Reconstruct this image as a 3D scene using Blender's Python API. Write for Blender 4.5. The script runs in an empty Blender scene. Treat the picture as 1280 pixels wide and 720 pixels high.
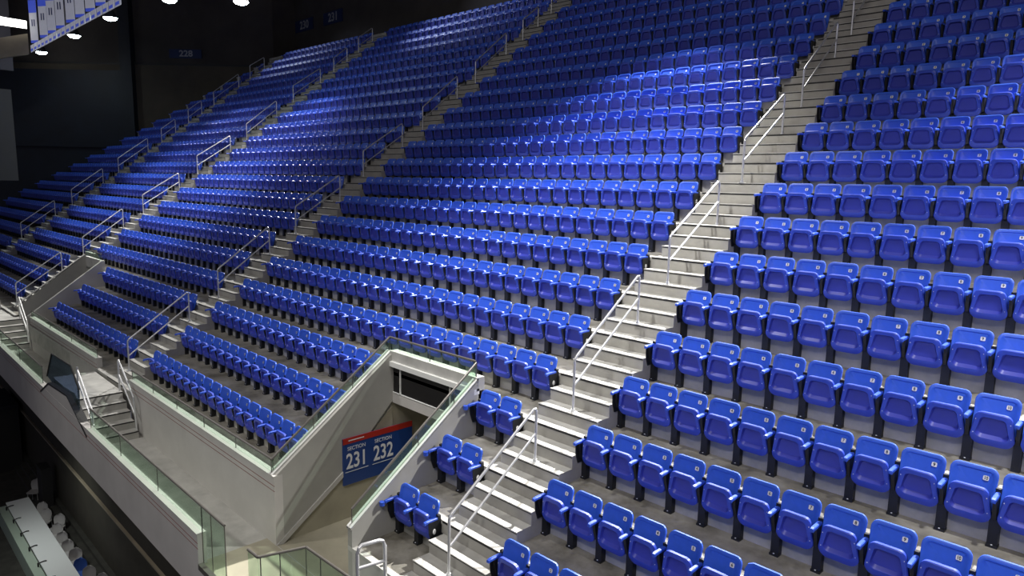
import bpy, math, random
from mathutils import Vector, Matrix
random.seed(4)
C = bpy.context.scene.collection
PI = math.pi

# ------------------------------------------------------------------ camera numbers and seating rake
FPX, YAW, PITCH, ROLL = 867.573, 0.786999, 0.150903, 0.0202843
EYE = Vector((5.91478, -7.06600, 4.29288))
RD, RH, RQ = 0.862359, 0.595775, 0.00204544     # row depth, rise, growth of the rise
FL = 0.73                                       # seat tag above its own row floor
def Zt(i): return RH * i + RQ * i * i
def Zf(i): return Zt(i) - FL
TOP = 20                                        # topmost row
cy_, sy_ = math.cos(YAW), math.sin(YAW); cp_, sp_ = math.cos(PITCH), math.sin(PITCH)
FWD = Vector((-sy_ * cp_, cy_ * cp_, -sp_)); RGT = Vector((cy_, sy_, 0)); UPV = RGT.cross(FWD)
cr_, sr_ = math.cos(ROLL), math.sin(ROLL)
RX = cr_ * RGT + sr_ * UPV; RY = -sr_ * RGT + cr_ * UPV
def project(p):
    q = Vector(p) - EYE; zc = q.dot(FWD)
    if zc < 0.1: return None
    return 640 + FPX * q.dot(RX) / zc, 360 - FPX * q.dot(RY) / zc, zc

# ------------------------------------------------------------------ materials
def nodes(name):
    m = bpy.data.materials.new(name); m.use_nodes = True
    nt = m.node_tree; b = nt.nodes['Principled BSDF']
    return m, nt, b
def mat(name, col, rough=.5, metal=0, noise=0, scale=8, col2=None, bump=0, spec=.5, emit=None, es=0):
    m, nt, b = nodes(name)
    b.inputs['Base Color'].default_value = (*col, 1)
    b.inputs['Roughness'].default_value = rough
    b.inputs['Metallic'].default_value = metal
    b.inputs['Specular IOR Level'].default_value = spec
    if emit:
        b.inputs['Emission Color'].default_value = (*emit, 1); b.inputs['Emission Strength'].default_value = es
    if noise or bump:
        tc = nt.nodes.new('ShaderNodeTexCoord'); n = nt.nodes.new('ShaderNodeTexNoise')
        n.inputs['Scale'].default_value = scale; n.inputs['Detail'].default_value = 6; n.inputs['Roughness'].default_value = .62
        nt.links.new(tc.outputs['Object'], n.inputs['Vector'])
        if noise:
            r = nt.nodes.new('ShaderNodeValToRGB')
            c2 = col2 or tuple(max(0, c * (1 - noise)) for c in col)
            r.color_ramp.elements[0].position = .32; r.color_ramp.elements[0].color = (*c2, 1)
            r.color_ramp.elements[1].position = .66; r.color_ramp.elements[1].color = (*col, 1)
            nt.links.new(n.outputs['Fac'], r.inputs['Fac']); nt.links.new(r.outputs['Color'], b.inputs['Base Color'])
        if bump:
            bp = nt.nodes.new('ShaderNodeBump'); bp.inputs['Strength'].default_value = bump; bp.inputs['Distance'].default_value = .01
            nt.links.new(n.outputs['Fac'], bp.inputs['Height']); nt.links.new(bp.outputs['Normal'], b.inputs['Normal'])
    return m
def glass(name, tint, gloss=.08):
    m = bpy.data.materials.new(name); m.use_nodes = True; nt = m.node_tree; nt.nodes.clear()
    o = nt.nodes.new('ShaderNodeOutputMaterial'); t = nt.nodes.new('ShaderNodeBsdfTransparent'); g = nt.nodes.new('ShaderNodeBsdfGlossy')
    d = nt.nodes.new('ShaderNodeBsdfDiffuse'); mx = nt.nodes.new('ShaderNodeMixShader'); mx2 = nt.nodes.new('ShaderNodeMixShader')
    t.inputs['Color'].default_value = (*tint, 1); g.inputs['Roughness'].default_value = .05
    d.inputs['Color'].default_value = (.45, .62, .5, 1)
    mx.inputs[0].default_value = gloss; mx2.inputs[0].default_value = .05
    nt.links.new(t.outputs[0], mx.inputs[1]); nt.links.new(g.outputs[0], mx.inputs[2])
    nt.links.new(mx.outputs[0], mx2.inputs[1]); nt.links.new(d.outputs[0], mx2.inputs[2]); nt.links.new(mx2.outputs[0], o.inputs[0])
    return m
M = dict(
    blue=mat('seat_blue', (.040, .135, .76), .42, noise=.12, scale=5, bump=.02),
    rim=mat('seat_rim_shaded_blue', (.036, .076, .54), .40, noise=.1, scale=5),  # seat blue darkened, shade of the folded pan painted into its rim
    pan=mat('seat_pan_shaded_blue', (.040, .055, .42), .42, noise=.12, scale=5),  # darker still: shade inside the pan recess put into the colour
    arm=mat('armrest_blue', (.035, .10, .60), .38),
    black=mat('standard_black', (.012, .013, .016), .5, noise=.4, scale=9),
    screw=mat('screw_white', (.75, .77, .8), .3),
    plate=mat('plate_white', (.85, .86, .86), .35),
    ink=mat('numeral_ink', (.02, .025, .04), .5),
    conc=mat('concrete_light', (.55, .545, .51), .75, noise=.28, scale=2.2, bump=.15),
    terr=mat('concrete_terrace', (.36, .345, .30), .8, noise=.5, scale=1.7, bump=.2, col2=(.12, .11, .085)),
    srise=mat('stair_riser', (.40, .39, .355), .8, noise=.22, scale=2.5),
    riser=mat('concrete_riser', (.50, .49, .45), .8, noise=.3, scale=3, bump=.1),
    nose=mat('nosing_black', (.018, .018, .018), .6),
    steel=mat('rail_steel', (.72, .73, .74), .32, metal=.55, noise=.12, scale=14),
    dsteel=mat('rail_dark', (.16, .15, .135), .4, metal=.4),
    white=mat('rail_white', (.82, .83, .80), .4),
    wall=mat('wall_paint', (.54, .525, .50), .7, noise=.14, scale=.9, bump=.05),
    wallg=mat('wall_grey', (.40, .395, .365), .7, noise=.15, scale=1.1),
    beige=mat('floor_beige', (.44, .41, .31), .7, noise=.22, scale=1.3),
    line=mat('joint_red', (.24, .085, .07), .7),
    glass=glass('glass_green', (.84, .92, .86), .06),
    glassb=glass('glass_blue', (.38, .44, .56), .12),
    window=mat('window_black', (.012, .011, .013), .18),
    signb=mat('sign_blue', (.012, .05, .22), .4),
    signd=mat('sign_dim_blue', (.006, .018, .075), .6),
    signg=mat('sign_grey', (.30, .31, .34), .7),
    signr=mat('sign_red', (.42, .025, .015), .4),
    signw=mat('sign_white', (.75, .77, .8), .5),
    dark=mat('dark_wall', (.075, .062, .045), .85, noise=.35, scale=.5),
    darker=mat('dark_upper', (.055, .048, .044), .9, noise=.4, scale=.4),
    dblue=mat('dark_blue_steel', (.006, .011, .022), .6, noise=.5, scale=.8),
    soffit=mat('soffit_brown', (.045, .040, .027), .8, noise=.3, scale=2),
    low=mat('lower_floor', (.045, .044, .036), .85, noise=.55, scale=2.5),
    table=mat('table_white', (.80, .83, .82), .45),
    tgreen=mat('table_skirt', (.36, .44, .36), .6),
    shell=mat('chair_grey', (.40, .39, .38), .4),
    shellb=mat('chair_blue', (.05, .12, .42), .4),
    beam=mat('beam_beige', (.36, .31, .22), .7, noise=.3, scale=.7),
    grey=mat('grey_panel', (.16, .16, .15), .8),
    cloth=mat('banner_cloth_glow', (.60, .60, .62), .8, noise=.15, scale=2, emit=(.62, .64, .8), es=.22),  # painted light: weak emission lifts the cloth, which is no lamp
    clothb=mat('banner_blue_glow', (.05, .08, .45), .8, emit=(.05, .09, .6), es=.45),  # emission added so the unlit blue bands read brighter
    clothn=mat('banner_navy', (.06, .08, .22), .8),
    clothd=mat('banner_dark', (.05, .05, .07), .8),
    lamp=mat('lamp_lens', (1, 1, 1), .3, emit=(.82, .97, 1.0), es=60),
    strip=mat('strip_lamp', (1, 1, 1), .3, emit=(1, .98, .92), es=8),
    orange=mat('wood_tan', (.45, .27, .11), .6),
)

# ------------------------------------------------------------------ mesh collector
class MB:
    def __init__(s): s.v = []; s.f = []; s.m = []; s.ms = []
    def mi(s, m):
        if m not in s.ms: s.ms.append(m)
        return s.ms.index(m)
    def add(s, vs, fs, m, X=None):
        o = len(s.v)
        s.v += [tuple(X @ Vector(p)) if X else tuple(p) for p in vs]
        k = s.mi(m)
        for f in fs: s.f.append([o + a for a in f]); s.m.append(k)
    def box(s, a, b, m, X=None):
        (x0, y0, z0), (x1, y1, z1) = a, b
        vs = [(x, y, z) for z in (z0, z1) for y in (y0, y1) for x in (x0, x1)]
        s.add(vs, [(0, 2, 3, 1), (4, 5, 7, 6), (0, 1, 5, 4), (2, 6, 7, 3), (0, 4, 6, 2), (1, 3, 7, 5)], m, X)
    def prism(s, poly, h, m, X=None):            # poly: list of 3-D points, h: extrusion vector
        n = len(poly); h = Vector(h); p = [Vector(q) for q in poly]
        vs = p + [q + h for q in p]
        fs = [tuple(range(n))[::-1], tuple(range(n, 2 * n))] + [(i, (i + 1) % n, n + (i + 1) % n, n + i) for i in range(n)]
        s.add(vs, fs, m, X)
    def loops(s, L, m, X=None, cap0=False, cap1=False, mats=None):
        n = len(L[0]); vs = [p for l in L for p in l]
        for k in range(len(L) - 1):
            fs = [(k * n + i, k * n + (i + 1) % n, (k + 1) * n + (i + 1) % n, (k + 1) * n + i) for i in range(n)]
            if k == 0:
                o = len(s.v); s.v += [tuple(X @ Vector(p)) if X else tuple(p) for p in vs]
            mk = s.mi(mats[k] if mats else m)
            for f in fs: s.f.append([o + a for a in f]); s.m.append(mk)
        if cap0: s.f.append([o + a for a in range(n)][::-1]); s.m.append(s.mi(mats[0] if mats else m))
        if cap1: s.f.append([o + (len(L) - 1) * n + a for a in range(n)]); s.m.append(s.mi(mats[-1] if mats else m))
    def tube(s, pts, r, m, n=8, X=None):
        P = [Vector(p) for p in pts]; L = []
        for i, p in enumerate(P):
            d = (P[min(i + 1, len(P) - 1)] - P[max(i - 1, 0)]).normalized()
            a = Vector((0, 0, 1)) if abs(d.z) < .9 else Vector((1, 0, 0))
            u = d.cross(a).normalized(); w = u.cross(d)
            L.append([p + r * (math.cos(2 * PI * k / n) * u + math.sin(2 * PI * k / n) * w) for k in range(n)])
        s.loops(L, m, X, True, True)
    def cyl(s, p0, p1, r, m, n=14, X=None): s.tube([p0, p1], r, m, n, X)
    def text(s, txt, size, m, X, cx='CENTER', sx=1, bold=0):
        cu = bpy.data.curves.new('t', 'FONT'); cu.body = txt; cu.size = size; cu.align_x = cx; cu.align_y = 'CENTER'
        cu.extrude = .0015; cu.resolution_u = 3; cu.offset = bold
        ob = bpy.data.objects.new('t', cu); C.objects.link(ob)
        dg = bpy.context.evaluated_depsgraph_get(); me = bpy.data.meshes.new_from_object(ob.evaluated_get(dg))
        s.add([(v.co.x * sx, v.co.y, v.co.z) for v in me.vertices], [tuple(p.vertices) for p in me.polygons], m, X)
        bpy.data.objects.remove(ob); bpy.data.curves.remove(cu); bpy.data.meshes.remove(me)
    def mesh(s, name, smooth=False):
        me = bpy.data.meshes.new(name); me.from_pydata(s.v, [], s.f)
        for m in s.ms: me.materials.append(m)
        me.polygons.foreach_set('material_index', s.m)
        me.update()
        if smooth:
            me.polygons.foreach_set('use_smooth', [True] * len(me.polygons))
            try: me.set_sharp_from_angle(angle=math.radians(40))
            except Exception: pass
        return me
    def obj(s, name, parent=None, smooth=False, loc=(0, 0, 0), rz=0):
        o = bpy.data.objects.new(name, s.mesh(name, smooth)); C.objects.link(o); o.parent = parent
        o.location = loc; o.rotation_euler = (0, 0, rz)
        return o
def tag(o, label=None, cat=None, group=None, kind=None):
    for k, v in (('label', label), ('category', cat), ('group', group), ('kind', kind)):
        if v: o[k] = v
    return o
def thing(name, label, cat, loc=(0, 0, 0), rz=0, group=None):
    o = bpy.data.objects.new(name, None); C.objects.link(o); o.location = loc; o.rotation_euler = (0, 0, rz)
    o.empty_display_size = .1
    return tag(o, label, cat, group)
def struct(mb, name, label=None): return tag(mb.obj(name), label, None, None, 'structure')

# ------------------------------------------------------------------ the folding seat (origin on its row floor, tag plane at y = 0)
def rr(wt, wb, z0, z1, rt, rb, n=5):
    """rounded trapezoid outline in x,z; counter-clockwise seen from the front (-y)"""
    out = []
    for cx, cz, r, a0 in ((wb / 2 - rb, z0 + rb, rb, -90), (wt / 2 - rt, z1 - rt, rt, 0), (-wt / 2 + rt, z1 - rt, rt, 90), (-wb / 2 + rb, z0 + rb, rb, 180)):
        for k in range(n + 1):
            a = math.radians(a0 + 90 * k / n); out.append((cx + r * math.cos(a), cz + r * math.sin(a)))
    return out
def back_y(x, z, o=0): return (z - .73) * .26 - .55 * x * x + .004 + o
def back_mb(n=5):
    mb = MB()
    def lp(i, o, i2=0): return [(x, back_y(x, z, o), z) for x, z in rr(.458 - 2 * i, .440 - 2 * i, .40 + i, .842 - i, max(.075 - i * .6, .02), max(.04 - i * .5, .015), n)]
    L = [lp(.006, .036), lp(0, .028), lp(0, .006), lp(.008, -.001), lp(.038, -.001), lp(.046, .007), lp(.11, .008), lp(.18, .009)]
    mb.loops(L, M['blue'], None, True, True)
    return mb
def pan_y(z): return -.160 - (z - .46) * .13
def pan_mb(n=5, screws=True):
    mb = MB()
    def lp(i, o, zo=0, ib=0): return [(x, pan_y(z) + o, z + zo) for x, z in rr(.382 - 2 * i, .446 - 2 * i, .262 + i + ib, .668 - i, max(.085 - i * .5, .02), max(.11 - i * .8, .02), n)]
    L = [lp(.02, .075), lp(0, .055), lp(0, .012), lp(.012, 0), lp(.056, -.002, 0, .03), lp(.074, .040, 0, .055), lp(.12, .044, 0, .04)]
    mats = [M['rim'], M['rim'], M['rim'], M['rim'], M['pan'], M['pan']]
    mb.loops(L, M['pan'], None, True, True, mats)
    if screws:
        for sx in (-1, 1):
            for x, z in ((.172, .57), (.188, .40)):
                mb.cyl((sx * x, pan_y(z) - .005, z), (sx * x, pan_y(z) + .004, z), .0055, M['screw'], 8)
    return mb
def arm_mb(side=-1):
    mb = MB(); x = side * .25; L = []
    for y, z0, z1, w in ((-.305, .590, .606, .016), (-.298, .580, .624, .022), (-.26, .594, .632, .025), (-.10, .598, .634, .025), (-.05, .598, .630, .022)):
        L.append([(x - w, y, z0), (x + w, y, z0), (x + w, y, z1 - .008), (x + w - .008, y, z1), (x - w + .008, y, z1), (x - w, y, z1 - .008)])
    mb.loops(L, M['arm'], None, True, True)
    return mb
def std_mb(side=-1, end=False):
    mb = MB(); x = side * .25
    mb.prism([(x - .019, -.20, .60), (x - .019, -.175, .48), (x - .019, -.13, .34), (x - .019, .0, .30), (x - .019, .0, .60)], (.038, 0, 0), M['black'])
    mb.box((x - .05, -.065, .03), (x + .05, .03, .36), M['black'])
    mb.box((x - .055, -.085, .0), (x + .055, .02, .03), M['black'])
    mb.box((x - .028, -.05, .6), (x + .028, .0, .665), M['black'])
    mb.cyl((x, -.08, .03), (x, -.08, .036), .010, M['screw'], 6)
    if end:
        mb.prism([(x + side * .021, -.235, .60), (x + side * .021, -.225, .42), (x + side * .021, -.17, .27), (x + side * .021, .0, .27), (x + side * .021, .0, .60)], (side * .012, 0, 0), M['black'])
        e = [(x + side * .034, -.13 + .03 * math.cos(a * PI / 8), .44 + .045 * math.sin(a * PI / 8)) for a in range(16)]
        mb.prism(e, (side * .004, 0, 0), M['plate'])
    return mb
def plate_mb(num):
    mb = MB(); z = .732; x = .115
    X = Matrix.Translation((x, back_y(x, z) - .001, z)) @ Matrix.Rotation(.09, 4, 'Z').inverted() @ Matrix.Rotation(-math.atan(.26), 4, 'X') @ Matrix.Rotation(PI / 2, 4, 'X')
    o = rr(.056, .056, -.026, .026, .012, .012, 3)
    mb.loops([[(a, b, 0) for a, b in o], [(a, b, .004) for a, b in o]], M['plate'], X, True, True)
    mb.text(str(num), .050, M['ink'], X @ Matrix.Translation((0, 0, .0045)), sx=.95 if num < 10 else .8, bold=.0012)
    return mb
ME = dict(back=back_mb().mesh('backrest', True), pan=pan_mb().mesh('seat_pan', True), armL=arm_mb(-1).mesh('armrest'), armR=arm_mb(1).mesh('armrest'),
          stdL=std_mb(-1).mesh('standard'), stdR=std_mb(1, True).mesh('standard'), stdLe=std_mb(-1, True).mesh('standard'))
for n in range(1, 26): ME['p%d' % n] = plate_mb(n).mesh('number_plate')
def simple_seat():
    mb = MB()
    def lp(i, o): return [(x, back_y(x, z, o), z) for x, z in rr(.458 - 2 * i, .440 - 2 * i, .40 + i, .842 - i, max(.075 - i * .6, .02), .03, 2)]
    mb.loops([lp(0, .03), lp(0, .004), lp(.01, 0), lp(.04, 0), lp(.05, .008)], M['blue'], None, True, True)
    def lq(i, o, ib=0): return [(x, pan_y(z) + o, z) for x, z in rr(.382 - 2 * i, .446 - 2 * i, .262 + i + ib, .668 - i, max(.085 - i * .5, .02), max(.10 - i * .8, .02), 2)]
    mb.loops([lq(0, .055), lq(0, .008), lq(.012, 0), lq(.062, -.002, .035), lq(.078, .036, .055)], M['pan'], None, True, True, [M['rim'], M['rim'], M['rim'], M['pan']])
    a = arm_mb(-1); mb.add(a.v, a.f, M['arm'])
    mb.prism([(-.268, -.17, .60), (-.268, -.15, .46), (-.268, -.11, .34), (-.268, .0, .30), (-.268, .0, .60)], (.036, 0, 0), M['black'])
    mb.box((-.294, -.065, 0), (-.206, .03, .36), M['black'])
    z = .732
    mb.add([(.09, back_y(.09, z - .024) - .005, z - .024), (.14, back_y(.14, z - .024) - .005, z - .024), (.14, back_y(.14, z + .024) - .005, z + .024), (.09, back_y(.09, z + .024) - .005, z + .024)], [(0, 1, 2, 3)], M['plate'])
    return mb
SIMPLE = simple_seat()

# ------------------------------------------------------------------ where every seat stands
XC = -1.88436 - .115        # centre of the last seat of the section left of the near stairs
A2, HB = -14.85, .0188      # middle stairs, heading of the rows beyond them
cb, sb = math.cos(HB), math.sin(HB)
def far(t, y): return (A2 - t * cb, y - t * sb)     # a point of the rows beyond the middle stairs
def tB(i): return 13.118 + .033 * i                 # left end of the second section
def tA(i): return 24.66 + .058 * i                  # left end of the third section
WALLX, WALLY = -43.0, 16.5                          # the slanting end wall passes here, running at 45 degrees
seats = []      # x, y, z, rz, section, row, k (count from the stairs), number, left_end, right_end
for i in range(-1, 17):
    for k in range(14):
        seats.append((-.115 + .5 * k, RD * i, Zf(i), 0, 'D', i, k, k + 1, k == 0, False))
for i in range(-1, TOP + 1):
    for k in range(25):
        if i < 2 and 2 <= k < 8: continue
        seats.append((XC - .5 * k, RD * i, Zf(i), 0, 'C', i, k, 25 - k, k == 24 or (i < 2 and k == 1), k == 0 or (i < 2 and k == 8)))
    w = (tB(i) - .75) / 24
    for k in range(24):
        if i < 2 and k >= 17: continue
        x, y = far(.75 + w * (k + .5), RD * i); seats.append((x, y, Zf(i), HB, 'B', i, k, 1, False, k == 0))
    w = (tA(i) - tB(i) - 1.5) / 20
    for k in range(20):
        x, y = far(tB(i) + 1.5 + w * (k + .5), RD * i); seats.append((x, y, Zf(i), HB, 'A', i, k, 1, False, k == 0))
    for k in range(30):                             # the corner beyond the farthest stairs
        x, y = far(tA(i) + 1.5 + .25 + .5 * k, RD * i)
        if (x - WALLX) - (y - WALLY) < .9: break
        seats.append((x, y, Zf(i), HB, 'E', i, k, 1, False, k == 0))
def size_of(s):
    q = project((s[0], s[1] - .1, s[2] + .55))
    if not q or not (-25 < q[0] < 1305 and -20 < q[1] < 745): return None
    return FPX / q[2]
ranked = sorted([s for s in seats if size_of(s)], key=lambda s: -size_of(s))
near = [s for s in ranked if s[4] in 'DC'][:296]
nearset = set(near)
ORD = ['front', 'second', 'third', 'fourth', 'fifth', 'sixth', 'seventh', 'eighth', 'ninth', 'tenth', 'eleventh', 'twelfth', 'thirteenth', 'fourteenth', 'fifteenth',
       'sixteenth', 'seventeenth', 'eighteenth', 'nineteenth', 'twentieth', 'twenty-first', 'twenty-second', 'twenty-third', 'twenty-fourth', 'twenty-fifth']
NTH = ['first'] + ORD[1:]
def link(o, parent=None):
    C.objects.link(o); o.parent = parent; return o
cup = MB(); cup.tube([(-.27, -.34, .545), (-.27, -.34, .61)], .042, M['arm'], 12); cup = cup.mesh('cup_holder')
proto = {}
for k, n in (('back', 'backrest'), ('pan', 'seat_pan'), ('armL', 'armrest'), ('armR', 'armrest'), ('stdL', 'standard'), ('stdR', 'standard')):
    proto[k] = bpy.data.objects.new(n, ME[k])
for s in near:
    x, y, z, rz, sec, i, k, num, le, re_ = s
    if sec == 'D': lab = f"blue folded seat tagged {num}, {ORD[i+1]} row up, right of the near stairs"
    elif i < 2 and k < 2: lab = f"blue folded seat in {ORD[i+1]} row of pairs beside entrance, {'next to the stairs' if k == 0 else 'next to the wall'}"
    elif i < 2: lab = f"blue folded seat left of the entrance, {ORD[i+1]} row up, {NTH[k-8]} from the entrance wall"
    else: lab = f"blue folded seat left of the near stairs, {ORD[i+1]} row up, {NTH[k]} from the stairs"
    t = thing('stadium_seat', lab, 'seat', (x, y, z), rz, 'folding seats in the nearest rows')
    b = link(proto['back'].copy(), t); link(proto['pan'].copy(), t); link(proto['armL'].copy(), t)
    st = link(proto['stdL'].copy(), t)
    if le: st.data = ME['stdLe']
    if re_: link(proto['armR'].copy(), t); link(proto['stdR'].copy(), t)
    link(bpy.data.objects.new('number_plate', ME['p%d' % num]), b)
    if sec == 'C' and i < 2 and k == 1: link(bpy.data.objects.new('cup_holder', cup), t)
for o in proto.values(): bpy.data.objects.remove(o)
rest = MB()
for s in seats:
    if s in nearset: continue
    X = Matrix.Translation(s[:3]) @ Matrix.Rotation(s[3], 4, 'Z')
    o = len(rest.v); rest.v += [tuple(X @ Vector(p)) for p in SIMPLE.v]
    if not rest.ms: rest.ms = list(SIMPLE.ms)
    rest.f += [[o + a for a in f] for f in SIMPLE.f]; rest.m += SIMPLE.m
tag(rest.obj('stadium_seat_mass', smooth=True), 'endless rows of small blue folded seats filling the far sections and upper rows', 'seats', None, 'stuff')

# ------------------------------------------------------------------ terraces, one per section
def ynose(i): return RD * i - .862
def terrace(name, fn, t0f, t1f, i0, i1, label):
    mb = MB()
    for i in range(i0, i1 + 1):
        y0, y1 = ynose(i), ynose(i + 1); z, zp = Zf(i), Zf(i - 1)
        a0, a1 = t0f(i), t1f(i)
        P = lambda t, y, zz: (*fn(t, y), zz)
        mb.add([P(a0, y0, z), P(a1, y0, z), P(a1, y0 + .10, z), P(a0, y0 + .10, z)], [(0, 1, 2, 3)], M['conc']); mb.add([P(a0, y0 + .10, z), P(a1, y0 + .10, z), P(a1, y1 + .04, z), P(a0, y1 + .04, z)], [(0, 1, 2, 3)], M['terr'])  # pale front strip paints in the light along each tread edge
        mb.add([P(a0, y0 + .035, zp), P(a1, y0 + .035, zp), P(a1, y0 + .035, z - .07), P(a0, y0 + .035, z - .07)], [(0, 1, 2, 3)], M['riser'])
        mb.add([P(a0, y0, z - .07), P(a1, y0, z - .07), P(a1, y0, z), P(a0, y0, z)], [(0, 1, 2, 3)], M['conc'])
        mb.add([P(a0, y0, z - .07), P(a1, y0, z - .07), P(a1, y0 + .035, z - .07), P(a0, y0 + .035, z - .07)], [(0, 1, 2, 3)], M['nose'])
    if i1 == TOP:
        z = Zf(TOP + 1); y = ynose(TOP + 1)
        mb.add([P(a0, y, Zf(TOP)), P(a1, y, Zf(TOP)), P(a1, y, z), P(a0, y, z)], [(0, 1, 2, 3)], M['riser'])
        mb.add([P(a0, y, z), P(a1, y, z), P(a1, y + 1.6, z), P(a0, y + 1.6, z)], [(0, 1, 2, 3)], M['terr'])
    return struct(mb, name, label)
VL, VR, VY = -5.45, -2.82, RD * 2 - .862     # the near entrance: left wall, right wall, back edge
idf = lambda t, y: (t, y)
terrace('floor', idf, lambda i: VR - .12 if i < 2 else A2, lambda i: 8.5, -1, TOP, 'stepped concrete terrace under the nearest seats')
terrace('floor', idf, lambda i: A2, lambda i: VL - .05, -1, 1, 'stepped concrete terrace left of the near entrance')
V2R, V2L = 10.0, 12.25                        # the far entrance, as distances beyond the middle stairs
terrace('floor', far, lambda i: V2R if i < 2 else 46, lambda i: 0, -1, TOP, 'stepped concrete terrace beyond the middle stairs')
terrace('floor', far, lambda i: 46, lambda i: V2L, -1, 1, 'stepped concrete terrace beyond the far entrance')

# ------------------------------------------------------------------ aisle stairs and handrails
def stairs(fn, tf, half, i0, i1, label, rz):
    root = thing('aisle_stairs', label, 'stairs')
    mb, nb = MB(), MB()
    for i in range(i0, i1 + 1):
        c = tf(i); z = Zf(i); h = (Zf(i + 1) - z) / 3
        def B(m, y0, y1, z0, z1, mm, hw=half):
            p = [(*fn(c + sx * hw, y), zz) for zz in (z0, z1) for y in (y0, y1) for sx in (-1, 1)]
            fs = [(0, 2, 3, 1), (4, 5, 7, 6), (0, 1, 5, 4), (2, 6, 7, 3), (0, 4, 6, 2), (1, 3, 7, 5)]
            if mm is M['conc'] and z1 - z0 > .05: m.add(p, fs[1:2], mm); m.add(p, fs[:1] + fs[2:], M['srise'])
            else: m.add(p, fs, mm)
        n0 = ynose(i)
        B(mb, n0 - .012, n0 + .29, z - h * .98, z + .006, M['conc'], half + .04)
        B(nb, n0 - .016, n0 + .012, z - .032, z - .001, M['nose'], half + .02)
        B(nb, n0 - .006, n0 + .03, z - .098, z - .078, M['nose'], half + .02)
        for ya, yb, hh in ((n0 + .287, n0 + .575, h), (n0 + .575, n0 + .8624, 2 * h)):
            B(mb, ya, yb, z, z + hh, M['conc'])
            B(nb, ya - .006, ya + .022, z + hh - .034, z + hh - .002, M['nose'], half - .006)
            B(nb, ya - .012, ya + .012, z + hh - .012, z + hh + .003, M['conc'], half + .004)
    mb.obj('steps', root); nb.obj('step_nosing', root)
    return root
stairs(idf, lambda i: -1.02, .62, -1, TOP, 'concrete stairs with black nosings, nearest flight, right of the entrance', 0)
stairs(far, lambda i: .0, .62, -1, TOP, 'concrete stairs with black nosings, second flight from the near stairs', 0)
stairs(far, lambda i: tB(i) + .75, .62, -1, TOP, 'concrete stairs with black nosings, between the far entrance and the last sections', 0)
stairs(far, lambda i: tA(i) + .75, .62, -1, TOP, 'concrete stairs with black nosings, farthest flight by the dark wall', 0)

def zstep(y):       # height of the stair tread at depth y
    i = math.floor((y + .862) / RD); u = (y - ynose(i)); h = (Zf(i + 1) - Zf(i)) / 3
    return Zf(i) + h * (0 if u < .287 else 1 if u < .575 else 2)
def handrail(fn, t, r0, r1, label, rz):
    y0, y1 = RD * r0, RD * r1
    x, y = fn(t, y0); root = thing('handrail', label, 'handrail', (x, y, zstep(y0)), rz, 'handrails on the stairs')
    dy = (y1 - y0) / math.cos(0); z1 = zstep(y1) - zstep(y0); H = .88; H2 = .86; r = .021
    p = MB(); p.tube([(0, 0, 0), (0, 0, H - .04), (0, .012, H - .01), (0, .04, H + .025)], r, M['steel'], 10); p.obj('post', root, True)
    p = MB(); p.tube([(0, dy, z1), (0, dy, z1 + H2 - .05), (0, dy - .015, z1 + H2 - .012), (0, dy - .055, z1 + H2 - .012)], r, M['steel'], 10); p.obj('post', root, True)
    a, b = (0, .04, H + .025), (0, dy - .055, z1 + H2 - .012)
    p = MB(); p.tube([a, b], r, M['steel'], 10); p.obj('top_rail', root, True)
    p = MB(); p.tube([(0, 0, H - .45), (0, dy, z1 + H2 - .40)], r * .9, M['steel'], 10); p.obj('lower_rail', root, True)
    for yy, zz in ((0, 0), (dy, z1)):
        p = MB(); p.box((-.06, yy - .06, zz), (.06, yy + .06, zz + .012), M['steel'])
        p.cyl((0, yy, zz), (0, yy, zz + .05), .033, M['steel'], 10); p.obj('base_plate', root)
    return root
A1R = [(-1.55, .42), (1.42, 3.36), (4.39, 6.31), (7.36, 9.3), (10.32, 12.25), (13.28, 15.2)]
for j, (a, b) in enumerate(A1R):
    handrail(idf, -.96, a, b, f"grey steel handrail on the near stairs, {NTH[j]} one up from the bottom", 0)
A2R = A1R + [(16.25, 17.3), (18.2, 19.6)]
for j, (a, b) in enumerate(A2R):
    handrail(far, .05, a, b, f"grey steel handrail on the second flight of stairs, {NTH[j]} one up from the bottom", HB)
A3R = A1R[:5] + [(13.4, 15.3), (16.3, 17.3), (18.2, 19.3)]
for j, (a, b) in enumerate(A3R):
    handrail(far, tB((a + b) / 2) + .75, a, b, f"steel handrail on the stairs beside the far entrance, {NTH[j]} one up", HB)
A4R = [(1.4, 3.35), (4.4, 6.35), (7.4, 9.4), (10.4, 11.4), (12.4, 13.4), (14.4, 16.4), (17.4, 18.6)]
for j, (a, b) in enumerate(A4R):
    handrail(far, tA((a + b) / 2) + .75, a, b, f"steel handrail on the farthest stairs by the dark wall, {NTH[j]} one up", HB)

# ------------------------------------------------------------------ the near entrance and the front parapets
GF = -2.33              # concourse floor
YF = -1.72              # face of the front parapet
def slope_wall(name, x0, x1, label):      # side wall of an entrance: top rises with the seats
    mb = MB()
    prof = [(YF, GF), (VY, GF), (VY, .87), (YF, -1.02)]
    mb.prism([(x0, y, z) for y, z in prof], (x1 - x0, 0, 0), M['wallg'])
    cap = [(YF - .02, -1.02), (YF - .02, -.99), (VY, .90), (VY, .87)]
    mb.prism([(x0 + .0, y, z) for y, z in cap], (.045 if x1 > x0 else -.045, 0, 0), M['white'])
    mb.prism([(x1 - .05, y, z) for y, z in cap], (.05, 0, 0), M['white'])
    mb.prism([(x0, y, z - .012) for y, z in cap], (x1 - x0, 0, 0), M['wall'])
    return struct(mb, name, label)
slope_wall('wall_entrance_right', VR - .12, VR, 'grey sloping side wall on the right of the near entrance')
slope_wall('wall_entrance_left', VL - .14, VL, 'grey sloping side wall on the left of the near entrance')
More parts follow.
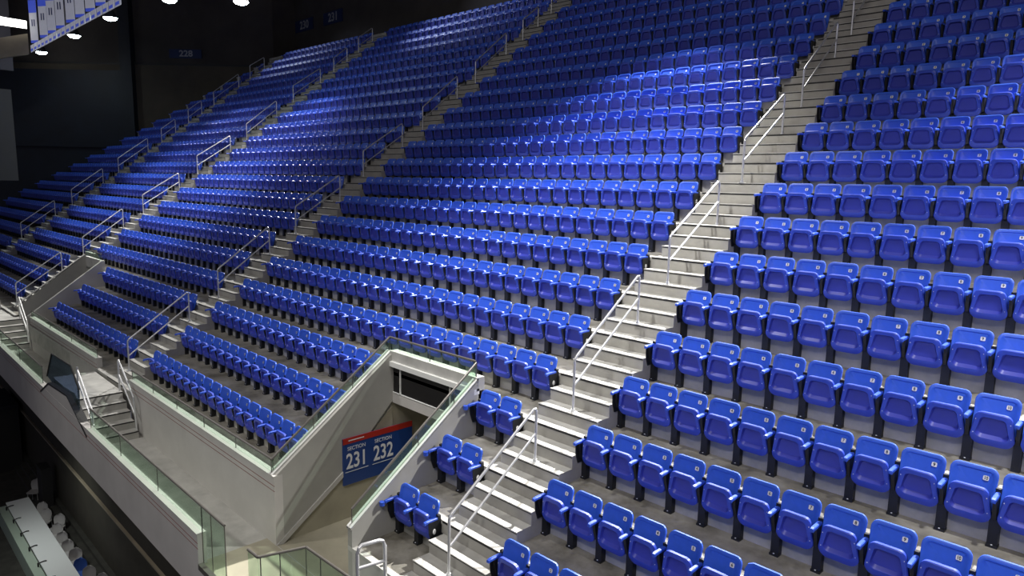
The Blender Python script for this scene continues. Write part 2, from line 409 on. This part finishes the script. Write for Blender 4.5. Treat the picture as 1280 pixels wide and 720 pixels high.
mb = MB()      # lower sheathing of the left wall: grey slab with a pale sloping bottom edge, tunnel wall beyond
mb.prism([(VL, YF, GF + .02), (VL, YF, -1.02), (VL, VY, .87), (VL, VY, -.10), (VL, -.30, -1.28)], (.07, 0, 0), M['wallg'])
mb.prism([(VL + .0, YF, GF + .02), (VL + .0, -.30, -1.28), (VL + .0, -.26, -1.36), (VL + .0, YF + .12, GF)], (.10, 0, 0), M['wall'])
struct(mb, 'trim_1', 'pale sloping ledge on the left wall of the near entrance')
mb = MB()
mb.prism([(VL, YF + .03, GF), (VL, -.30, -1.34), (VL, VY, -.25), (VL, VY, GF)], (.03, 0, 0), M['beige'])
mb.box((VL - .1, VY, GF), (VL, 5.5, .3), M['beige']); mb.box((VR - .06, VY, GF), (VR + .04, 5.5, .3), M['beige'])
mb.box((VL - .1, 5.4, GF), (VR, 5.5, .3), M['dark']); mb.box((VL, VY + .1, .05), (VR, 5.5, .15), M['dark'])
struct(mb, 'wall_tunnel', 'dim beige walls of the tunnel behind the near entrance')
mb = MB()      # header over the entrance: beam, and a dark glazed panel under it
mb.box((VL, VY - .02, -.17), (VR, VY + .12, .04), M['wall']); mb.box((VL, VY - .04, .66), (VR, VY + .14, .90), M['conc'])
mb.box((VL, VY + .06, .04), (VR, VY + .12, .66), M['window'])
mb.box((VL, VY - .10, .60), (VR, VY + .02, .70), M['white'])
struct(mb, 'wall_entrance_header', 'pale beams above the near entrance')
w = MB(); w.box((VL + .02, VY + .0, .05), (VR - .02, VY + .03, .63), M['window'])
wr = tag(w.obj('window_1'), 'long black window between the beams over the near entrance', None, None, 'structure')
w = MB()
for xx in (VL + .02, VL + .30, -3.60, VR - .05): w.box((xx, VY - .02, .04), (xx + .03, VY + .01, .66), M['white'])
w.box((VL + .02, VY - .02, .03), (VR - .02, VY + .01, .055), M['white'])
w.obj('window_frame', wr)

def rail_panel(name, pts_bottom, h, label, seams=(), cap=M['dsteel'], gm=None, lower=None, grp='glass railings'):
    """glass railing standing on a poly-line; pts_bottom in world space"""
    root = thing(name, label, 'railing', pts_bottom[0], 0, grp); o = Vector(pts_bottom[0])
    P = [Vector(p) - o for p in pts_bottom]; up = Vector((0, 0, h))
    for a, b in zip(P, P[1:]):
        n = (b - a).cross(up).normalized() * .006
        g = MB(); g.prism([a - n, b - n, b + up - n, a + up - n], 2 * n, gm or M['glass']); g.obj('glass_panel', root)
        r = MB(); r.tube([a + up, b + up], .022, cap, 8); r.obj('top_rail', root, True)
    for a, b, f in seams:
        p = P[a].lerp(P[b], f); q = MB(); q.tube([p, p + up], .009, cap, 6); q.obj('post', root)
    return root
rail_panel('glass_railing', [(VL - .08, YF + .02, -1.0), (VL - .08, VY + .02, .885), (VR - .1, VY + .02, .90)], .27, 'dark-capped glass railing around the left and back of the near entrance', [(0, 1, 0), (0, 1, .33), (0, 1, .66), (0, 1, 1), (1, 2, .5), (1, 2, 1)])
rail_panel('glass_railing', [(VR - .06, YF + .04, -.99), (VR - .06, VY, .885)], .27, 'dark-capped glass railing along the right wall of the near entrance', [(0, 1, 0), (0, 1, .5), (0, 1, .8), (0, 1, 1)])

sgn = thing('section_sign', 'blue and red sign reading SECTION 231 and SECTION 232 in the entrance', 'sign', (VL + .09, .48, -1.13))
mb = MB(); mb.box((-.02, -.82, -.47), (.012, .82, .47), M['signb']); mb.obj('panel', sgn)
mb = MB(); mb.box((.0, -.82, .36), (.016, .82, .475), M['signr']); mb.obj('header_band', sgn)
def SX(y, z): return Matrix.Translation((.0175, y, z)) @ Matrix(((0, 0, 1, 0), (1, 0, 0, 0), (0, 1, 0, 0), (0, 0, 0, 1)))
mb = MB()
for t, yc in (('231', -.52), ('232', .10)):
    mb.text(t, .43, M['signw'], SX(yc, -.01), sx=.74, bold=.007); mb.text('SECTION', .105, M['signw'], SX(yc, .255), sx=.95)
    mb.box((.013, yc - .26, -.215), (.0165, yc + .26, -.205), M['signw'])
mb.box((.0165, -.70, .41), (.0185, -.35, .43), M['signw'])
tag(mb.obj('lettering', sgn), 'white numerals and words')

# front parapet of the upper stand, in three pieces either side of the stair landings
def parapet(name, pts, z0, z1, label, th=.16):
    mb = MB()
    (xa, ya), (xb, yb) = pts
    d = Vector((xb - xa, yb - ya, 0)); n = Vector((-d.y, d.x, 0)).normalized()
    if n.y < 0: n = -n
    def slab(za, zb, off0, off1, m):
        p = [Vector((xa, ya, 0)) + n * off0, Vector((xb, yb, 0)) + n * off0, Vector((xb, yb, 0)) + n * off1, Vector((xa, ya, 0)) + n * off1]
        mb.prism([(q.x, q.y, za) for q in p], (0, 0, zb - za), m)
    slab(z0, z1, 0, th, M['wall']); slab(z1, z1 + .02, -.012, th, M['wall'])
    slab(z1 - .17, z1 - .16, -.004, .01, M['line']); slab(z1 - .27, z1 - .26, -.004, .01, M['line'])
    return struct(mb, name, label)
parapet('wall_front', [(-13.55, YF - .01), (VL + .075, YF - .01)], GF, -1.02, 'long pale front wall below the second section')
f0, f1 = far(V2R - .05, YF + .05), far(1.75, YF + .02)
parapet('wall_front', [f0, f1], GF, -1.05, 'pale front wall between the far entrance and the stair landing')
rail_panel('glass_railing', [(-13.5, YF + .06, -1.0), (VL - .1, YF + .06, -1.0)], .24, 'low glass railing on the front wall below the second section', [(0, 1, f) for f in (0, .2, .4, .6, .8, 1)])
rail_panel('glass_railing', [(*far(V2R - .1, YF + .1), -1.03), (*far(1.8, YF + .08), -1.03)], .24, 'low glass railing on the front wall beside the far entrance', [(0, 1, f) for f in (0, .33, .66, 1)])
# far entrance walls
mb = MB()
def pr(t, prof, w, m): 
    p = [(*far(t, y), z) for y, z in prof]; q = Vector((*far(t + w, 0), 0)) - Vector((*far(t, 0), 0)); mb.prism(p, q, m)
pr(V2R, [(YF, GF), (VY, GF), (VY, .87), (YF, -1.05)], .13, M['wall']); pr(V2R, [(YF, -1.05), (VY, .87), (VY, .90), (YF, -1.02)], .14, M['conc'])
struct(mb, 'wall_far_entrance_right', 'pale sloping wall on the right of the far entrance')
mb = MB()
pr(V2L, [(YF + .14, GF), (VY, GF), (VY, .95), (YF + .14, -1.0)], .13, M['wallg']); pr(V2L, [(YF, -1.0), (VY, .95), (VY, .98), (YF, -.97)], .14, M['conc'])
pr(V2L - .03, [(YF + .2, -2.1), (VY, -.55), (VY, -.48), (YF + .2, -2.0)], .04, M['nose'])
struct(mb, 'wall_far_entrance_left', 'grey sloping wall on the left of the far entrance')
mb = MB()
pr(V2R, [(VY, -.2), (VY + .1, -.2), (VY + .1, .9), (VY, .9)], V2L - V2R, M['conc'])
struct(mb, 'wall_far_entrance_header', 'pale header over the far entrance')
rail_panel('glass_railing', [(*far(V2R + .06, VY + .02), .9), (*far(V2L, VY + .02), .95)], .25, 'glass railing across the back of the far entrance', [(0, 1, 0), (0, 1, .5), (0, 1, 1)])
# front wall beyond the far entrance
p0, p1 = far(44, YF - .2), far(tB(-1) + 1.6, YF - .2)
parapet('wall_front', [p0, p1], GF, -1.05, 'pale front wall beyond the far entrance')
parapet('wall_front', [(-.35, YF), (8.5, YF)], -3.0, -1.20, 'pale front wall below the nearest seats')

# concourse floor with a stairwell opening
mb = MB()
mb.box((-46, -2.88, GF - .2), (-3.35, YF + .2, GF), M['conc']); mb.box((-3.35, -2.3, GF - .2), (0.2, YF + .2, GF), M['conc'])
mb.box((VL, YF, GF - .1), (VR, 5.5, GF + .004), M['beige']); mb.box((VL, YF - .004, GF), (VR, YF + .012, GF + .006), M['wall'])
mb.box((VL - .3, -2.95, GF), (-3.35, YF, GF + .003), M['beige'])
struct(mb, 'floor', 'pale concourse floor in front of the stand')
mb = MB()
for k in range(2): mb.box((-3.3 + .3 * k, -2.95, GF - .19 * (k + 1) - .2), (-3.0 + .3 * k, -2.3, GF - .19 * (k + 1)), M['conc'])
tag(mb.obj('stairwell_steps'), 'pale steps going down behind the glass below the entrance', 'stairs')
rail_panel('glass_railing', [(-3.74, -2.95, GF), (-3.43, -2.94, GF), (-3.22, -2.28, GF), (-1.6, -2.22, GF)], 1.07, 'glass railing with dark cap around the stairwell below the entrance', [(1, 2, .05), (1, 2, .45), (1, 2, 1), (2, 3, .25), (2, 3, .7)])
mb = MB(); mb.tube([(-2.95, -2.55, GF - .2), (-2.95, -2.55, GF + .55), (-2.8, -2.55, GF + .62), (-2.0, -2.55, GF + .1)], .02, M['steel'], 8)
tag(mb.obj('stair_handrail', smooth=True), 'short steel handrail seen through the stairwell glass', 'handrail')

# outer parapet of the concourse
YO = -2.95
mb = MB()
mb.box((-46, YO - .05, -2.92), (-5.66, YO + .10, -1.77), M['wall']); mb.box((-46, YO - .06, -1.77), (-5.66, YO + .1, -1.75), M['wall'])
mb.box((-5.66, YO - .05, -2.92), (-3.6, YO + .05, -2.36), M['wall']); mb.box((-5.66, YO - .06, -2.40), (-4.7, YO + .03, -2.30), M['dsteel'])
for z in (-1.93, -2.03): mb.box((-46, YO - .054, z), (-5.66, YO - .045, z + .011), M['line'])
struct(mb, 'wall_outer', 'pale outer wall of the concourse with two thin red lines')
mb = MB()
rp = [(-17.4, -1.98), (-16.3, -1.50), (-14.25, -1.36), (-12.55, -1.98)]
mb.prism([(x, YO - .056, z) for x, z in rp], (0, .16, 0), M['wall'])
for (xa, za), (xb, zb) in zip(rp, rp[1:]): mb.prism([(xa, YO - .07, za), (xb, YO - .07, zb), (xb, YO - .07, zb + .045), (xa, YO - .07, za + .045)], (0, .19, 0), M['nose'])
struct(mb, 'trim_2', 'raised pale wedge of the outer wall beside the stair landing')
gp = thing('glass_guard', 'dark blue glass guard panel above the raised wall by the landing', 'railing', (-15.2, YO + .05, -1.4))
q = [(-1.75, -.02), (-.95, .78), (1.1, .86), (1.75, .38), (1.65, -.22), (1.0, .02), (-1.0, -.1)]
mb = MB(); mb.prism([(x, 0, z) for x, z in q], (0, .015, 0), M['glassb']); mb.obj('glass_panel', gp)
mb = MB()
for a, b in zip(q[:4], q[1:4]): mb.tube([(a[0], 0, a[1]), (b[0], 0, b[1])], .022, M['nose'], 6)
mb.obj('frame', gp)
rail_panel('glass_railing', [(-12.5, YO + .04, -1.76), (-5.66, YO + .04, -1.76)], .5, 'green glass railing on the outer wall along the concourse', [(0, 1, f) for f in (0, .34, .68, 1)])
rail_panel('glass_railing', [(-5.66, YO + .04, -2.33), (-4.70, YO + .04, -2.33)], 1.07, 'tall green glass panes closing the end of the outer wall', [(0, 1, 0), (0, 1, .42), (0, 1, 1)])
rail_panel('glass_railing', [(-27, YO + .04, -1.76), (-17.5, YO + .04, -1.76)], .5, 'green glass railing on the outer wall left of the raised wedge', [(0, 1, f) for f in (0, .33, .66, 1)])

# side stairs from the aisle landings to the concourse (they run along the front wall)
def side_stairs(x0, label, sp):
    root = thing('landing_stairs', label, 'stairs', (x0, -2.62, GF)); s = MB(); n = MB()
    for k in range(5):
        z = -1.38 - GF - .19 * k; xa = (-1.6 if k == 0 else 1.05 + .29 * (k - 1)); xb = 1.05 + .29 * k
        s.box((xa, -.22, 0), (xb, .80, z), M['conc']); n.box((xb - .03, -.222, z - .035), (xb + .004, .802, z - .003), M['nose'])
    s.obj('steps', root); n.obj('step_nosing', root); return root
side_stairs(-14.9, 'short concrete stairs from landing to concourse by the raised wedge', 0)
side_stairs(-27.6, 'short concrete stairs from landing to concourse at the far left', 0)
def landing_rails(x0, who, wm):
    for yy, lab, dz in ((-1.86, 'inner', 0), (-2.80, 'outer', -.12)):
        r = thing('stair_handrail', f"{'grey' if wm is M['steel'] else 'white'} tube handrail on the {lab} side of {who}", 'handrail', (x0, yy, -1.38))
        mb = MB(); mb.tube([(.95, 0, 0), (.95, 0, .82), (1.0, 0, .86 + dz), (2.1, 0, .10 + dz), (2.2, 0, -.75)], .024, wm, 8); mb.obj('top_rail', r, True)
        mb = MB(); mb.tube([(.95, 0, .45), (2.1, 0, -.32), (2.17, 0, -.40)], .022, wm, 8); mb.obj('lower_rail', r, True)
landing_rails(-14.9, 'the stairs by the raised wedge', M['steel'])
landing_rails(-27.6, 'the far left stairs', M['white'])

# guard rail in front of the seat pairs
gr = thing('guard_rail', 'bent steel tube guard rail beside the steps below the front pair of seats', 'railing', (-1.76, -2.28, GF))
mb = MB(); mb.tube([(-.02, 0, 0), (-.02, 0, 1.56), (-.015, .03, 1.64), (-.01, .07, 1.665), (.04, .32, 1.665), (.05, .37, 1.64), (.055, .40, 1.56), (.055, .40, 0)], .027, M['steel'], 10); mb.obj('top_rail', gr, True)
mb = MB(); mb.tube([(-.02, 0, 1.34), (.055, .40, 1.34)], .024, M['steel'], 10); mb.obj('lower_rail', gr, True)
mb = MB(); mb.box((VR, YF, -2.9), (-1.64, YF + .1, -1.33), M['wall']); struct(mb, 'trim_3', 'pale edge below the front pair of seats')

# ------------------------------------------------------------------ below the concourse
mb = MB()
mb.box((-46, -2.80, -3.05), (0, -1.4, -2.90), M['soffit']); mb.box((-46, -1.5, -6.1), (0, -1.3, -2.95), M['soffit'])
mb.box((-46, -1.56, -6.19), (0, -1.3, -6.13), M['beam']); mb.box((-46, -1.45, -9), (0, -1.3, -6.2), M['soffit'])
struct(mb, 'wall_lower', 'dark brown wall under the concourse with a pale ledge')
rail_panel('glass_railing', [(-13.4, -2.75, -7.3), (-12.6, -1.75, -7.3), (-10.5, -1.75, -7.3)], .9, 'small glass barrier on the press level under the outer wall', [(0, 1, 0), (0, 1, 1)], M['steel'])
mb = MB(); mb.box((-60, -30, -8.95), (0, -1.4, -8.75), M['low'])
for k in range(3): mb.box((-60, -2.0 + .2 * k, -8.75), (0, -1.4, -8.6 + .15 * k), M['low'])
struct(mb, 'floor', 'dark floor of the lower press level')
TZ = -8.0
tb = thing('press_table', 'long white press table with pale green skirt below the concourse', 'table', (-19.6, -2.75, -8.75))
mb = MB(); mb.box((-5.2, -.36, .70), (5.2, .36, .75), M['table']); mb.obj('tabletop', tb)
mb = MB(); mb.box((-5.2, -.62, .0), (5.2, -.56, .62), M['tgreen']); mb.box((-5.2, -.62, .60), (5.2, -.36, .63), M['tgreen']); mb.obj('skirt', tb)
for k in range(6):
    mb = MB(); mb.box((-5.1 + 2 * k, .2, 0), (-5.04 + 2 * k, .3, .7), M['dsteel']); mb.obj('leg', tb)
CL = ['farthest', 'second farthest', 'third farthest', 'middle', 'second nearest', 'nearest']
for k, x in enumerate((-24.3, -23.0, -21.7, -20.4, -19.1, -17.9)):
    mb = MB(); mb.tube([(0, -.10, .0), (0, .04, .03), (0, .12, .02)], .018, M['nose'], 6); mb.box((-.03, -.13, -.1), (.03, -.09, .02), M['nose'])
    tag(mb.obj('cable_clip', loc=(x, -3.06, TZ)), f"small black clip on the press table front edge, {CL[k]} of six", 'clip', 'clips on the press table')
def chair_meshes(shell):
    b = MB(); L = []
    for z, w, y in ((.46, .13, .18), (.54, .18, .205), (.68, .20, .23), (.79, .175, .245), (.85, .11, .25), (.87, .04, .25)):
        L.append([(-w, y - .05, z), (-w * .5, y, z), (0, y + .012, z), (w * .5, y, z), (w, y - .05, z), (w, y - .03, z), (w * .5, y + .02, z), (0, y + .032, z), (-w * .5, y + .02, z), (-w, y - .03, z)])
    b.loops(L, shell, None, True, True)
    s = MB(); s.loops([[(x, y, z) for x, y in rr(.40, .44, -.22, .22, .07, .08, 3)] for z in (.42, .46)], shell, None, True, True)
    l = MB()
    for sx in (-1, 1):
        l.tube([(sx * .2, -.2, 0), (sx * .17, -.15, .42)], .014, M['steel'], 6); l.tube([(sx * .2, .22, 0), (sx * .17, .17, .42), (sx * .17, .22, .6)], .014, M['steel'], 6)
    return b.mesh('backrest', True), s.mesh('seat', True), l.mesh('leg_frame', True)
CG, CB = chair_meshes(M['shell']), chair_meshes(M['shellb'])
cpos = [(-23.5, -2.30), (-22.8, -2.32), (-22.0, -2.06), (-21.3, -2.28), (-20.5, -2.32), (-19.75, -2.30), (-18.95, -2.22), (-18.15, -2.28), (-17.45, -2.20), (-16.75, -2.05), (-26.0, -2.0)]
CN = ['farthest beside', 'second along', 'third along, pulled out from', 'fourth along', 'fifth along', 'sixth along', 'seventh along', '', 'ninth along', 'last along', 'alone beyond the end of']
for k, (x, y) in enumerate(cpos):
    blue = k == 7
    t = thing('press_chair', 'blue moulded chair, the only blue one beside the white press table' if blue else f"grey moulded chair with round back, {CN[k]} the white press table", 'chair', (x, y, -8.75), random.uniform(.75, 1.1), 'chairs at the press table')
    for me in (CB if blue else CG): link(bpy.data.objects.new(me.name, me), t)
mb = MB(); mb.box((-25.2, -2.0, -8.75), (-24.4, -1.66, -6.9), M['nose'])
tag(mb.obj('equipment_case'), 'tall black equipment case against the wall under the concourse', 'case')
mb = MB(); mb.box((-33, -2.6, -8.75), (-30.2, -1.66, -5.9), M['nose']); mb.box((-33.2, -2.8, -5.9), (-30.0, -1.66, -5.75), M['dblue'])
tag(mb.obj('equipment_booth'), 'black booth in the dark beyond the press table', 'booth')
for k in range(5):
    mb = MB(); mb.box((-44 + k * .9, -7.5, -8.75), (-43.3 + k * .9, -2.9, -7.2 + .42 * (4 - k)), M['dblue']); mb.box((-44 + k * .9, -7.5, -7.2 + .42 * (4 - k)), (-43.3 + k * .9, -2.9, -7.16 + .42 * (4 - k)), M['dsteel'])
    tag(mb.obj('dark_riser'), f"dark step of the unlit lower seating bank, {NTH[k]} from the back", 'riser', 'unlit lower seating bank')

# ------------------------------------------------------------------ upper walls, roof, signs
YB = ynose(TOP + 1) + 1.4
mb = MB(); mb.box((-60, YB, 5), (14, YB + .3, 24), M['darker']); struct(mb, 'wall_back', 'dark back wall above the top row')
s2 = math.sqrt(.5)
W = Matrix.Translation((WALLX, WALLY, 0)) @ Matrix.Rotation(math.radians(45), 4, 'Z')   # x along the wall, y behind it
mb = MB(); mb.box((-45, 0, -9), (.5, .3, 12.1), M['dark'], W); mb.box((-45, -.06, 12.05), (.5, .3, 12.2), M['nose'], W); mb.box((-45, .12, 12.1), (.5, .4, 24), M['darker'], W); mb.box((-43.1, 16.9, 5), (-42.75, 19, 24), M['darker'])
mb.box((-10.2, -.5, 2), (-9.4, .1, 20), M['dblue'], W); mb.box((-45, -.3, 0), (-10.2, -.2, 11.6), M['dblue'], W)
mb.box((-40, -.5, 6.2), (-10, .0, 6.5), M['dblue'], W)
struct(mb, 'wall_corner', 'dark brown slanting corner wall with a ledge')
mb = MB(); mb.box((-100, -40, 20), (40, 40, 20.3), M['darker']); struct(mb, 'ceiling', 'dark roof of the arena')
def wall_sign(txt, X, w, h, label):
    t = thing('section_number_sign', label, 'sign'); t.matrix_world = X
    mb = MB(); mb.box((-w / 2, -.05, -h / 2), (w / 2, 0, h / 2), M['signd']); mb.obj('panel', t)
    mb = MB(); mb.text(txt, h * .95, M['signg'], Matrix.Translation((.05, -.055, 0)) @ Matrix.Rotation(PI / 2, 4, 'X'), sx=1.1, bold=.015); mb.obj('numerals', t)
RR = Matrix.Rotation(math.radians(45), 4, 'Z')
wall_sign('228', Matrix.Translation((-47.05, 12.45, 12.87)) @ RR @ Matrix.Translation((0, -.02, 0)), 2.3, .62, 'blue sign with white number 228 on the slanting corner wall')
wall_sign('230', Matrix.Translation((-41.3, YB - .02, 15.05)), 2.5, .80, 'dim blue sign with number 230, on the back wall nearest the corner')
wall_sign('231', Matrix.Translation((-37.4, YB - .02, 15.02)), 2.4, .80, 'dim blue sign with number 231, on the back wall farther from the corner')

# hanging banners under the catwalk, and the floodlights beneath them
BX = [-47.5, -45.0, -43.0, -41.0, -38.8, -36.9, -35.0, -33.2, -31.6, -30.0]
NB = ['farthest', 'second', 'third', 'fourth', 'fifth', 'sixth', 'seventh', 'eighth', 'ninth', 'nearest']
for k, x in enumerate(BX):
    t = thing('hanging_banner', f"white hanging banner with blue ends under the roof, {NB[k]} in the line", 'banner', (x, 3.48, 12.0), math.radians(30), 'banners hanging under the roof')
    wd, hh = .29, 2.9
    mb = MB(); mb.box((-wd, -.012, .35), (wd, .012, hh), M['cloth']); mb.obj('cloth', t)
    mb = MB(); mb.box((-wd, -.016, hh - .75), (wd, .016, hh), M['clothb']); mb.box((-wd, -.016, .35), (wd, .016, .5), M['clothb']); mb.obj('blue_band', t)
    mb = MB(); mb.box((-.12, -.02, 1.35), (-.04, -.014, 1.75), M['clothn']); mb.box((.05, -.02, 1.35), (.13, -.014, 1.75), M['clothn']); mb.obj('emblem', t)
for k in range(19):
    x = -47.9 + .98 * k
    mb = MB(); mb.box((-.42, -.012, 0), (.42, .012, .42), M['cloth']); mb.box((-.36, -.016, .06), (.2, .016, .20), M['clothb'])
    tag(mb.obj('pennant', loc=(x, 3.4, 11.85)), f"small white and blue pennant under the hanging banners, {NTH[k]} from the far end", 'pennant', 'pennants under the banners')
mb = MB(); mb.box((-48.3, 3.8, 14.9), (-27, 4.0, 15.15), M['dblue'])
for k in range(12): mb.box((-48 + k * 1.8, 3.8, 12.6), (-47.9 + k * 1.8, 4.0, 15), M['dblue'])
mb.box((-48.3, 3.85, 12.6), (-27, 3.92, 15.1), M['clothd'])
tag(mb.obj('catwalk'), 'dark steel catwalk behind the hanging banners', 'catwalk')
LP = [(-48.8, 4.05), (-40.7, 4.05), (-34.05, 4.1), (-27.9, 4.8), (-25.75, 7.1)]
for k, (x, y) in enumerate(LP):
    t = thing('flood_light', f"bright white flood light under the roof, {NB[k] if k < 4 else 'set apart nearest the back wall'}", 'lamp', (x, y, 12.0), 0, 'flood lights under the roof')
    mb = MB(); mb.loops([[(r * math.cos(a * PI / 10), r * math.sin(a * PI / 10), z) for a in range(20)] for r, z in ((.12, .42), (.2, .3), (.31, .06), (.33, 0))], M['nose'], None, True, False); mb.obj('housing', t, True)
    mb = MB(); mb.loops([[(r * math.cos(a * PI / 10), r * math.sin(a * PI / 10), z) for a in range(20)] for r, z in ((.32, 0), (.25, -.08), (.1, -.13))], M['lamp'], None, True, True); mb.obj('lens', t, True)
    mb = MB(); mb.cyl((0, 0, .4), (.0, 0, .9), .03, M['nose'], 6); mb.obj('stem', t)
# pale roof beams and a strip light at the far left
mb = MB(); mb.prism([(-48.4, 3.3, 11.75), (-48.4, 3.3, 13.0), (-48.4, -1, 11.6), (-48.4, -4, 10.9), (-48.4, -4, 9.9), (-48.4, .5, 10.9)], (-.5, 0, 0), M['beam'])
tag(mb.obj('roof_beam'), 'tan curved roof beam below the strip light', 'beam')
for k, (y0, lab) in enumerate(((-.4, 'left'), (1.0, 'right'))):
    mb = MB(); mb.prism([(-51.3, y0, 12), (-51.3, y0 + .3, 12), (-51.3, y0 - .5, 19), (-51.3, y0 - .8, 19)], (-.3, 0, 0), M['beam']); tag(mb.obj('roof_post'), f"tan upright of the roof frame, {lab} of the two", 'post', 'uprights of the roof frame')
mb = MB(); mb.box((-52, -8, 11), (-51.8, 3, 19), M['clothd']); tag(mb.obj('roof_screen'), 'dark screen behind the tan roof uprights', 'screen')
mb = MB(); mb.prism([(-48.2, -4, 13.35), (-48.2, -4, 13.9), (-48.2, 3.25, 13.72), (-48.2, 3.25, 13.27)], (-.1, 0, 0), M['strip']); tag(mb.obj('strip_light'), 'long white strip light beside the banners', 'lamp')
mb = MB(); mb.box((-46, -6, 3.8), (-45.9, 1.75, 9.2), M['grey']); tag(mb.obj('grey_screen'), 'tall plain grey screen panel in the dark at far left', 'screen')

# ------------------------------------------------------------------ light
def spot(loc, aim, watts, ang, blend=.6, rad=.35, col=(1, .97, .93)):
    l = bpy.data.lights.new('arena_and_fill_spot', 'SPOT'); l.energy = watts; l.spot_size = math.radians(ang); l.spot_blend = blend; l.shadow_soft_size = rad; l.color = col
    o = bpy.data.objects.new('arena_and_fill_spot', l); C.objects.link(o); o.location = loc
    o.rotation_euler = (Vector(aim) - Vector(loc)).to_track_quat('-Z', 'Y').to_euler(); return o
for x, ax, w in ((6.0, 6.0, 32000), (-6.0, -4.0, 32000), (-27, -23, 19000), (-36, -31, 8000)):
    spot((x, 11.3, 13.6), (ax, 1.6, 0), w, 74, 1, .12)
for x, w in ((8.0, 9500), (-3.5, 9000), (-25, 7000), (-34, 6000)):
    spot((x, -2.0, 15), (x, 4.2, 2.4), w, 54 if x > -10 else 46, 1, .4, (1, .98, .96))
spot((-31, 10, 17), (-21, 17.2, 12), 2600, 34, 1, .3, (.72, .8, 1))
spot((-46, 10, 16), (-36, 17, 11), 1500, 34, 1, .3, (.72, .8, 1))
spot((6, -14, 15), (2, -2.5, -2), 3600, 60, 1, .8)
spot((-12, -14, 15), (-10, -2.5, -2), 4200, 60, 1, .8)
spot((-20, -4, -4), (-20, -2.6, -8), 260, 120, 1, .3, (.95, 1, .97))  # added fill spot that brightens the press table, no fixture there
def area(loc, aim, watts, size, col):  # added soft fill for the seating, not a real arena fixture
    l = bpy.data.lights.new('added_fill', 'AREA'); l.energy = watts; l.size = size; l.color = col
    o = bpy.data.objects.new('added_fill', l); C.objects.link(o); o.location = loc
    o.rotation_euler = (Vector(aim) - Vector(loc)).to_track_quat('-Z', 'Y').to_euler()
area((8, -9, 18), (4, 10, 7), 1400, 10, (1, .93, .9))
area((-18, -9, 18), (-14, 9, 6), 300, 10, (1, .93, .9))
wd = bpy.data.worlds.new('World'); bpy.context.scene.world = wd; wd.use_nodes = True
wd.node_tree.nodes['Background'].inputs[0].default_value = (.62, .62, .85, 1); wd.node_tree.nodes['Background'].inputs[1].default_value = .14

# ------------------------------------------------------------------ camera
cam = bpy.data.cameras.new('camera'); cam.sensor_width = 36; cam.lens = FPX / 1280 * 36; cam.clip_end = 400; cam.clip_start = .05
co = bpy.data.objects.new('camera', cam); C.objects.link(co)
co.matrix_world = Matrix(((RX.x, RY.x, -FWD.x, EYE.x), (RX.y, RY.y, -FWD.y, EYE.y), (RX.z, RY.z, -FWD.z, EYE.z), (0, 0, 0, 1)))
sc = bpy.context.scene; sc.camera = co
sc.view_settings.view_transform = 'Standard'; sc.view_settings.look = 'None'; sc.view_settings.exposure = 0
